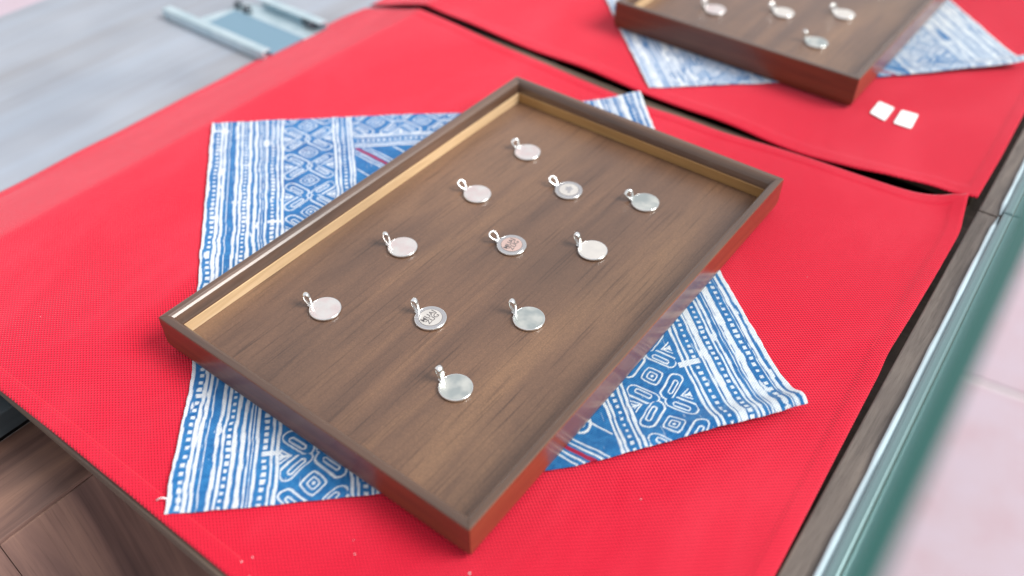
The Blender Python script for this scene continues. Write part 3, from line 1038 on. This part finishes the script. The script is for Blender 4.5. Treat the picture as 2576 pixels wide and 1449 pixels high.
def make_pendant(x, y, z, kind, label, group, direc=180.0, elev=45.0, roll=0.0, ring='narrow', tilt=(0, 0), yaw=0.0):
    """direc: heading of the bail from the disc (degrees, world), elev: rise, roll: turn of the loop about its length"""
    p = thing('pendant', label, 'pendant', (x, y, z), group)
    # the thinner eyelet side lets the disc lean by a degree or two
    p.rotation_euler = (rad(tilt[0]), rad(tilt[1]), 0)
    face = {'rose_reflection': 'face_rose_reflection', 'grey': 'face_grey', 'bright': 'field_pale', 'text': 'face_ring', 'pink': 'face_ring', 'star': 'face_ring'}[kind]
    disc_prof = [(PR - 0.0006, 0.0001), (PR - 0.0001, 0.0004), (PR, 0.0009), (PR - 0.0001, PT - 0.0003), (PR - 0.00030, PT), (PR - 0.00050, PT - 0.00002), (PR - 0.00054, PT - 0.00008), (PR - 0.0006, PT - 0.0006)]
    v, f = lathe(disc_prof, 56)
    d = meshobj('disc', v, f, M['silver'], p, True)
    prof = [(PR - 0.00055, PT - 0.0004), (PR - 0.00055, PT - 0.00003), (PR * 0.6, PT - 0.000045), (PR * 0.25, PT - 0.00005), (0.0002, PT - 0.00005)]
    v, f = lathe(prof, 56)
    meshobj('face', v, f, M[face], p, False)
    hd = rad(direc)
    if kind in ('text', 'pink', 'star'):
        fr_ = 0.70
        v, f = lathe([(PR * fr_ + 0.00020, PT - 0.0004), (PR * fr_ + 0.00020, PT + 0.00001), (0.0002, PT + 0.00001)], 48)
        meshobj('engraved_line', v, f, M['outline'], p, False)
        v, f = lathe([(PR * fr_, PT - 0.0004), (PR * fr_, PT + 0.00006), (0.0002, PT + 0.00007)], 48)
        fieldm = M['field_pink'] if kind == 'pink' else M['field_pale']
        fo = meshobj('field', v, f, fieldm, p, False)
        R_ = Matrix.Rotation(hd - math.pi / 2, 4, 'Z')
        if kind != 'star':
            me = text_mesh('MUAJ\nZUG', 0.0040, 0.00004, 0.00006)
            link_mesh('lettering', me, M['letter'], fo, Matrix.Translation((0, 0, PT + 0.00010)) @ R_)
        else:
            def star(cx, cy, r0, r1, rot, n=5):
                q = []
                for i in range(2 * n):
                    r_ = r0 if i % 2 == 0 else r1
                    a_ = rot + math.pi * i / n
                    q.append((cx + r_ * math.cos(a_), cy + r_ * math.sin(a_)))
                return q
            v, f = prism(star(-0.0002, 0.0008, 0.0031, 0.0018, rad(100)), PT - 0.0001, PT + 0.00016)
            meshobj('star_emblem', v, f, M['face_ring'], fo)
            v, f = prism(star(0.0014, -0.0022, 0.0015, 0.0007, rad(70), 4), PT - 0.0001, PT + 0.00017)
            meshobj('star_emblem', v, f, M['face_ring'], fo)
    # eyelet on the rim
    ex_ = Vector((math.cos(hd), math.sin(hd), 0))
    ec = ex_ * (PR + 0.0005)
    pts = [(ec.x + 0.00125 * math.cos(q), ec.y + 0.00125 * math.sin(q), 0.0010) for q in [2 * math.pi * i / 20 for i in range(20)]]
    v, f = tube(pts, 0.00048, 8, True)
    meshobj('eyelet', v, f, M['silver'], p, True)
    # bail
    if ring == 'narrow':
        v, f = bail_mesh(0.0078, 0.0020, 0.0038, 0.0024, 0.00066)
    elif ring == 'open':
        v, f = bail_mesh(0.0066, 0.0029, 0.0025, 0.0019, 0.00070)
    else:
        v, f = bail_mesh(0.0058, 0.0030, 0.0023, 0.0019, 0.00080)
    hb = rad(direc + yaw)
    exb = Vector((math.cos(hb), math.sin(hb), 0))
    el = rad(min(86, elev + 12))
    A = exb * math.cos(el) + Vector((0, 0, math.sin(el)))
    C0 = Vector((-exb.y, exb.x, 0))
    B0 = C0.cross(A)
    q = rad(roll)
    Bv = B0 * math.cos(q) + C0 * math.sin(q)
    Cv = A.cross(Bv)
    o_ = ex_ * (PR + 0.0001) + Vector((0, 0, 0.0008))
    vv = [o_ + A * w_[0] + Bv * w_[1] + Cv * w_[2] for w_ in v]
    lo = min(w_.z for w_ in vv)
    if lo < 0.0002:                       # loop rests on the tray floor
        vv = [w_ + Vector((0, 0, 0.0002 - lo)) for w_ in vv]
    meshobj('bail', vv, f, M['silver'], p, True)
    return p


PZ = 0.0017 + TFZ + 0.00005
G1 = 'silver pendants in the tray with lettered pendants'
make_pendant(-0.0500, 0.0948, PZ, 'rose_reflection', 'blank silver disc pendant with round ring, nearest the small napkin corner by the gap', G1, 178, 52, 62, 'ring', (0.6, -0.5))
make_pendant(-0.0480, 0.0401, PZ, 'rose_reflection', 'blank pink-reflecting silver disc pendant with open loop beside the star-marked pendant', G1, 185, 30, 70, 'open', (-0.5, 0.6))
make_pendant(-0.0056, 0.0770, PZ, 'star', 'silver disc pendant marked with a grey star', G1, 180, 24, 72, 'open', (0.4, -0.4))
make_pendant(0.0381, 0.0951, PZ, 'grey', 'blank cool grey disc pendant beside the star-marked pendant, small round ring', G1, 192, 42, 50, 'ring', (0.3, 0.5))
make_pendant(-0.0506, -0.0248, PZ, 'rose_reflection', 'blank pink-reflecting disc pendant with upright narrow bail, beside the pink-faced lettered pendant', G1, 196, 62, 30, 'narrow', (-0.4, -0.6))
make_pendant(-0.0022, 0.0142, PZ, 'pink', 'silver disc pendant lettered MUAJ ZUG on a pinkish field', G1, 190, 26, 66, 'open', (0.3, 0.4))
make_pendant(0.0372, 0.0384, PZ, 'bright', 'blank bright silver disc pendant beside the pink-faced lettered pendant, leaning narrow bail', G1, 182, 58, 12, 'narrow', (-0.7, -0.7))
make_pendant(-0.0493, -0.0868, PZ, 'rose_reflection', 'blank pink-reflecting disc pendant with narrow bail, beside the pale-faced lettered pendant', G1, 196, 60, 28, 'narrow', (0.5, 0.4))
make_pendant(-0.0004, -0.0585, PZ, 'text', 'silver disc pendant lettered MUAJ ZUG on a pale field', G1, 180, 58, 24, 'narrow', (0.2, -0.3))
make_pendant(0.0407, -0.0277, PZ, 'grey', 'blank cool grey disc pendant beside the pale-faced lettered pendant, leaning narrow bail', G1, 182, 58, 20, 'narrow', (0.4, 0.5))
make_pendant(0.0403, -0.0870, PZ, 'grey', 'blank cool grey disc pendant alone at the tray end, past the lettered pendants', G1, 180, 62, -6, 'narrow', (-0.4, 0.4))
G2 = 'silver pendants in the tray near the price tags'
PZ2 = 0.0023 + TFZ + 0.00005
make_pendant(-0.0483, 0.3525, PZ2, 'rose_reflection', 'pink-reflecting disc pendant in the tray near the price tags', G2, 180, 48, 60, 'ring', (0.4, -0.4))
make_pendant(-0.0015, 0.3815, PZ2, 'bright', 'pale disc pendant beside the pink-reflecting one in the tray near the price tags', G2, 182, 42, 66, 'ring', (-0.4, 0.5))
make_pendant(0.0389, 0.4088, PZ2, 'bright', 'pale disc pendant with thick ring, just beyond the cool grey one near price tags', G2, 180, 48, 64, 'ring', (0.4, 0.4))
make_pendant(0.0404, 0.3495, PZ2, 'grey', 'cool grey disc pendant closest to the price tags in their tray', G2, 184, 60, 8, 'narrow', (0.3, -0.5))
make_pendant(0.0440, 0.4690, PZ2, 'grey', 'cool grey disc pendant farthest from the price tags in their tray', G2, 180, 50, 40, 'ring')


# ------------------------------------------------------------------ price tags on the far cloth
def price_tag(c4, label, dz):
    P = [at(x, y, 0.0008) for x, y in c4]
    poly = [(p.x, p.y) for p in P]
    if sum((poly[i][0] * poly[(i + 1) % 4][1] - poly[(i + 1) % 4][0] * poly[i][1]) for i in range(4)) < 0:
        poly.reverse()
    # rounded corners, a small notch in one side
    q = []
    for i in range(4):
        a, b_, c_ = Vector(poly[i - 1]), Vector(poly[i]), Vector(poly[(i + 1) % 4])
        r = 0.0014
        u1, u2 = (a - b_).normalized() * r, (c_ - b_).normalized() * r
        q += [b_ + u1, b_ + (u1 + u2) * 0.25, b_ + u2]
    zz = max(zc2(p[0], p[1]) for p in q) + dz
    v, f = prism([(p.x, p.y) for p in q], zz, zz + 0.00025)
    return tag(meshobj('price_tag', v, f, M['paper']), label, 'tag', 'white price tags')


price_tag([(2211, 257), (2250, 274), (2225, 307), (2187, 286)], 'small blank white square tag nearer to the tray corner', 0.0006)
price_tag([(2267, 280), (2310, 292), (2291, 328), (2246, 313)], 'small blank white square tag on the case-front side of its twin', 0.0006)

# ------------------------------------------------------------------ steel channel on the side table
mr_ = thing('steel_channel', 'blue-grey galvanised steel channel lying on the grey table beside red cloth', 'metal channel', (-0.40, 0.15, TZ))
zt, zb = TZ + 0.0095, TZ + 0.0002
pA, pB = at(400.6, 24, zt), at(655, 124, zt)
x0 = pA.x
yf = (pA.y + pB.y) / 2
pw = at(470, 5, zb)
yb = at(809, 46, zt).y
print('channel', x0, yf, yb, pw)
x1 = -0.3385
v, f = box(x0, x1, yf, yf + 0.0020, zb, zt - 0.0016, 0.0004)
meshobj('outer_wall', loc(v, mr_), f, M['steel'], mr_)
v, f = box(x0, x1, yf, yf + 0.0085, zt - 0.0015, zt, 0.0006)
meshobj('top_flange', loc(v, mr_), f, M['steel'], mr_)
v, f = box(x0 + 0.05, x1, yb - 0.0020, yb, zb, zt - 0.0016, 0.0004)
meshobj('outer_wall', loc(v, mr_), f, M['steel'], mr_)
v, f = box(x0 + 0.05, x1, yb - 0.0085, yb, zt - 0.0015, zt, 0.0006)
meshobj('top_flange', loc(v, mr_), f, M['steel'], mr_)
# floor of the channel with a rounded notch at its open end
nx = x0 + 0.010
poly = [(x0 + 0.002, yf + 0.0021), (x1, yf + 0.0021), (x1, yb - 0.0021), (x0 + 0.060, yb - 0.0021), (nx + 0.028, yb - 0.010)]
for i in range(9):
    a_ = math.pi / 2 + (math.pi / 2) * i / 8
    poly.append((nx + 0.022 + 0.008 * math.cos(-a_) * 0 + 0.008 * math.sin(a_ - math.pi / 2) * -1 + 0.004, yf + 0.045 - 0.036 * i / 8))
poly.append((x0 + 0.002, yf + 0.0085))
v, f = prism(poly, zb, zb + 0.0016)
meshobj('channel_floor', loc(v, mr_), f, M['steel'], mr_)
pi_ = at(547, 52, zb + 0.002)
v, f = box(pi_.x, x1, yf + 0.0095, yf + 0.045, zb + 0.0018, zb + 0.0044, 0.0006)
meshobj('inner_slide', loc(v, mr_), f, M['steel_blue'], mr_)
for px_, py_ in ((600, 12), (622, 24), (770, 48), (782, 62)):
    c_ = at(px_, py_, zb + 0.004)
    v, f = lathe([(0.0040, zb + 0.0017), (0.0040, zb + 0.0062), (0.0030, zb + 0.0072), (0.0005, zb + 0.0074)], 14, (c_.x, c_.y))
    meshobj('screw', loc(v, mr_), f, M['screw'], mr_, True)

# ------------------------------------------------------------------ lint: crumbs and a curl of thread
crumbs = []
cf = []
def crumb(p, r):
    k = len(crumbs)
    for d_ in ((1, 0, 0), (0, 1, 0), (-1, 0, 0), (0, -1, 0), (0, 0, 1), (0, 0, -1)):
        s_ = r * random.uniform(0.6, 1.2)
        crumbs.append((p[0] + d_[0] * s_, p[1] + d_[1] * s_, p[2] + d_[2] * s_))
    for a_, b_ in ((0, 1), (1, 2), (2, 3), (3, 0)):
        cf.append((k + a_, k + b_, k + 4))
        cf.append((k + b_, k + a_, k + 5))
for i in range(22):
    x, y = random.uniform(-0.2, 0.19), random.uniform(-0.2, 0.18)
    if abs(x) < 0.105 and abs(y) < 0.155:
        continue
    crumb((x, y, zc1(x, y) + 0.0004), random.uniform(0.00018, 0.0004))
for px_, py_ in ((1181, 1441), (607, 1411), (635, 1400), (627, 1448), (1460, 1161)):
    q = at(px_, py_, 0.0008)
    crumb((q.x, q.y, zc1(q.x, q.y) + 0.0004), 0.0005)
ob = meshobj('lint', crumbs, cf, M['thread'])
ob['kind'] = 'stuff'
ob['label'] = 'pale lint specks scattered on the red cloth'
ob['category'] = 'lint'
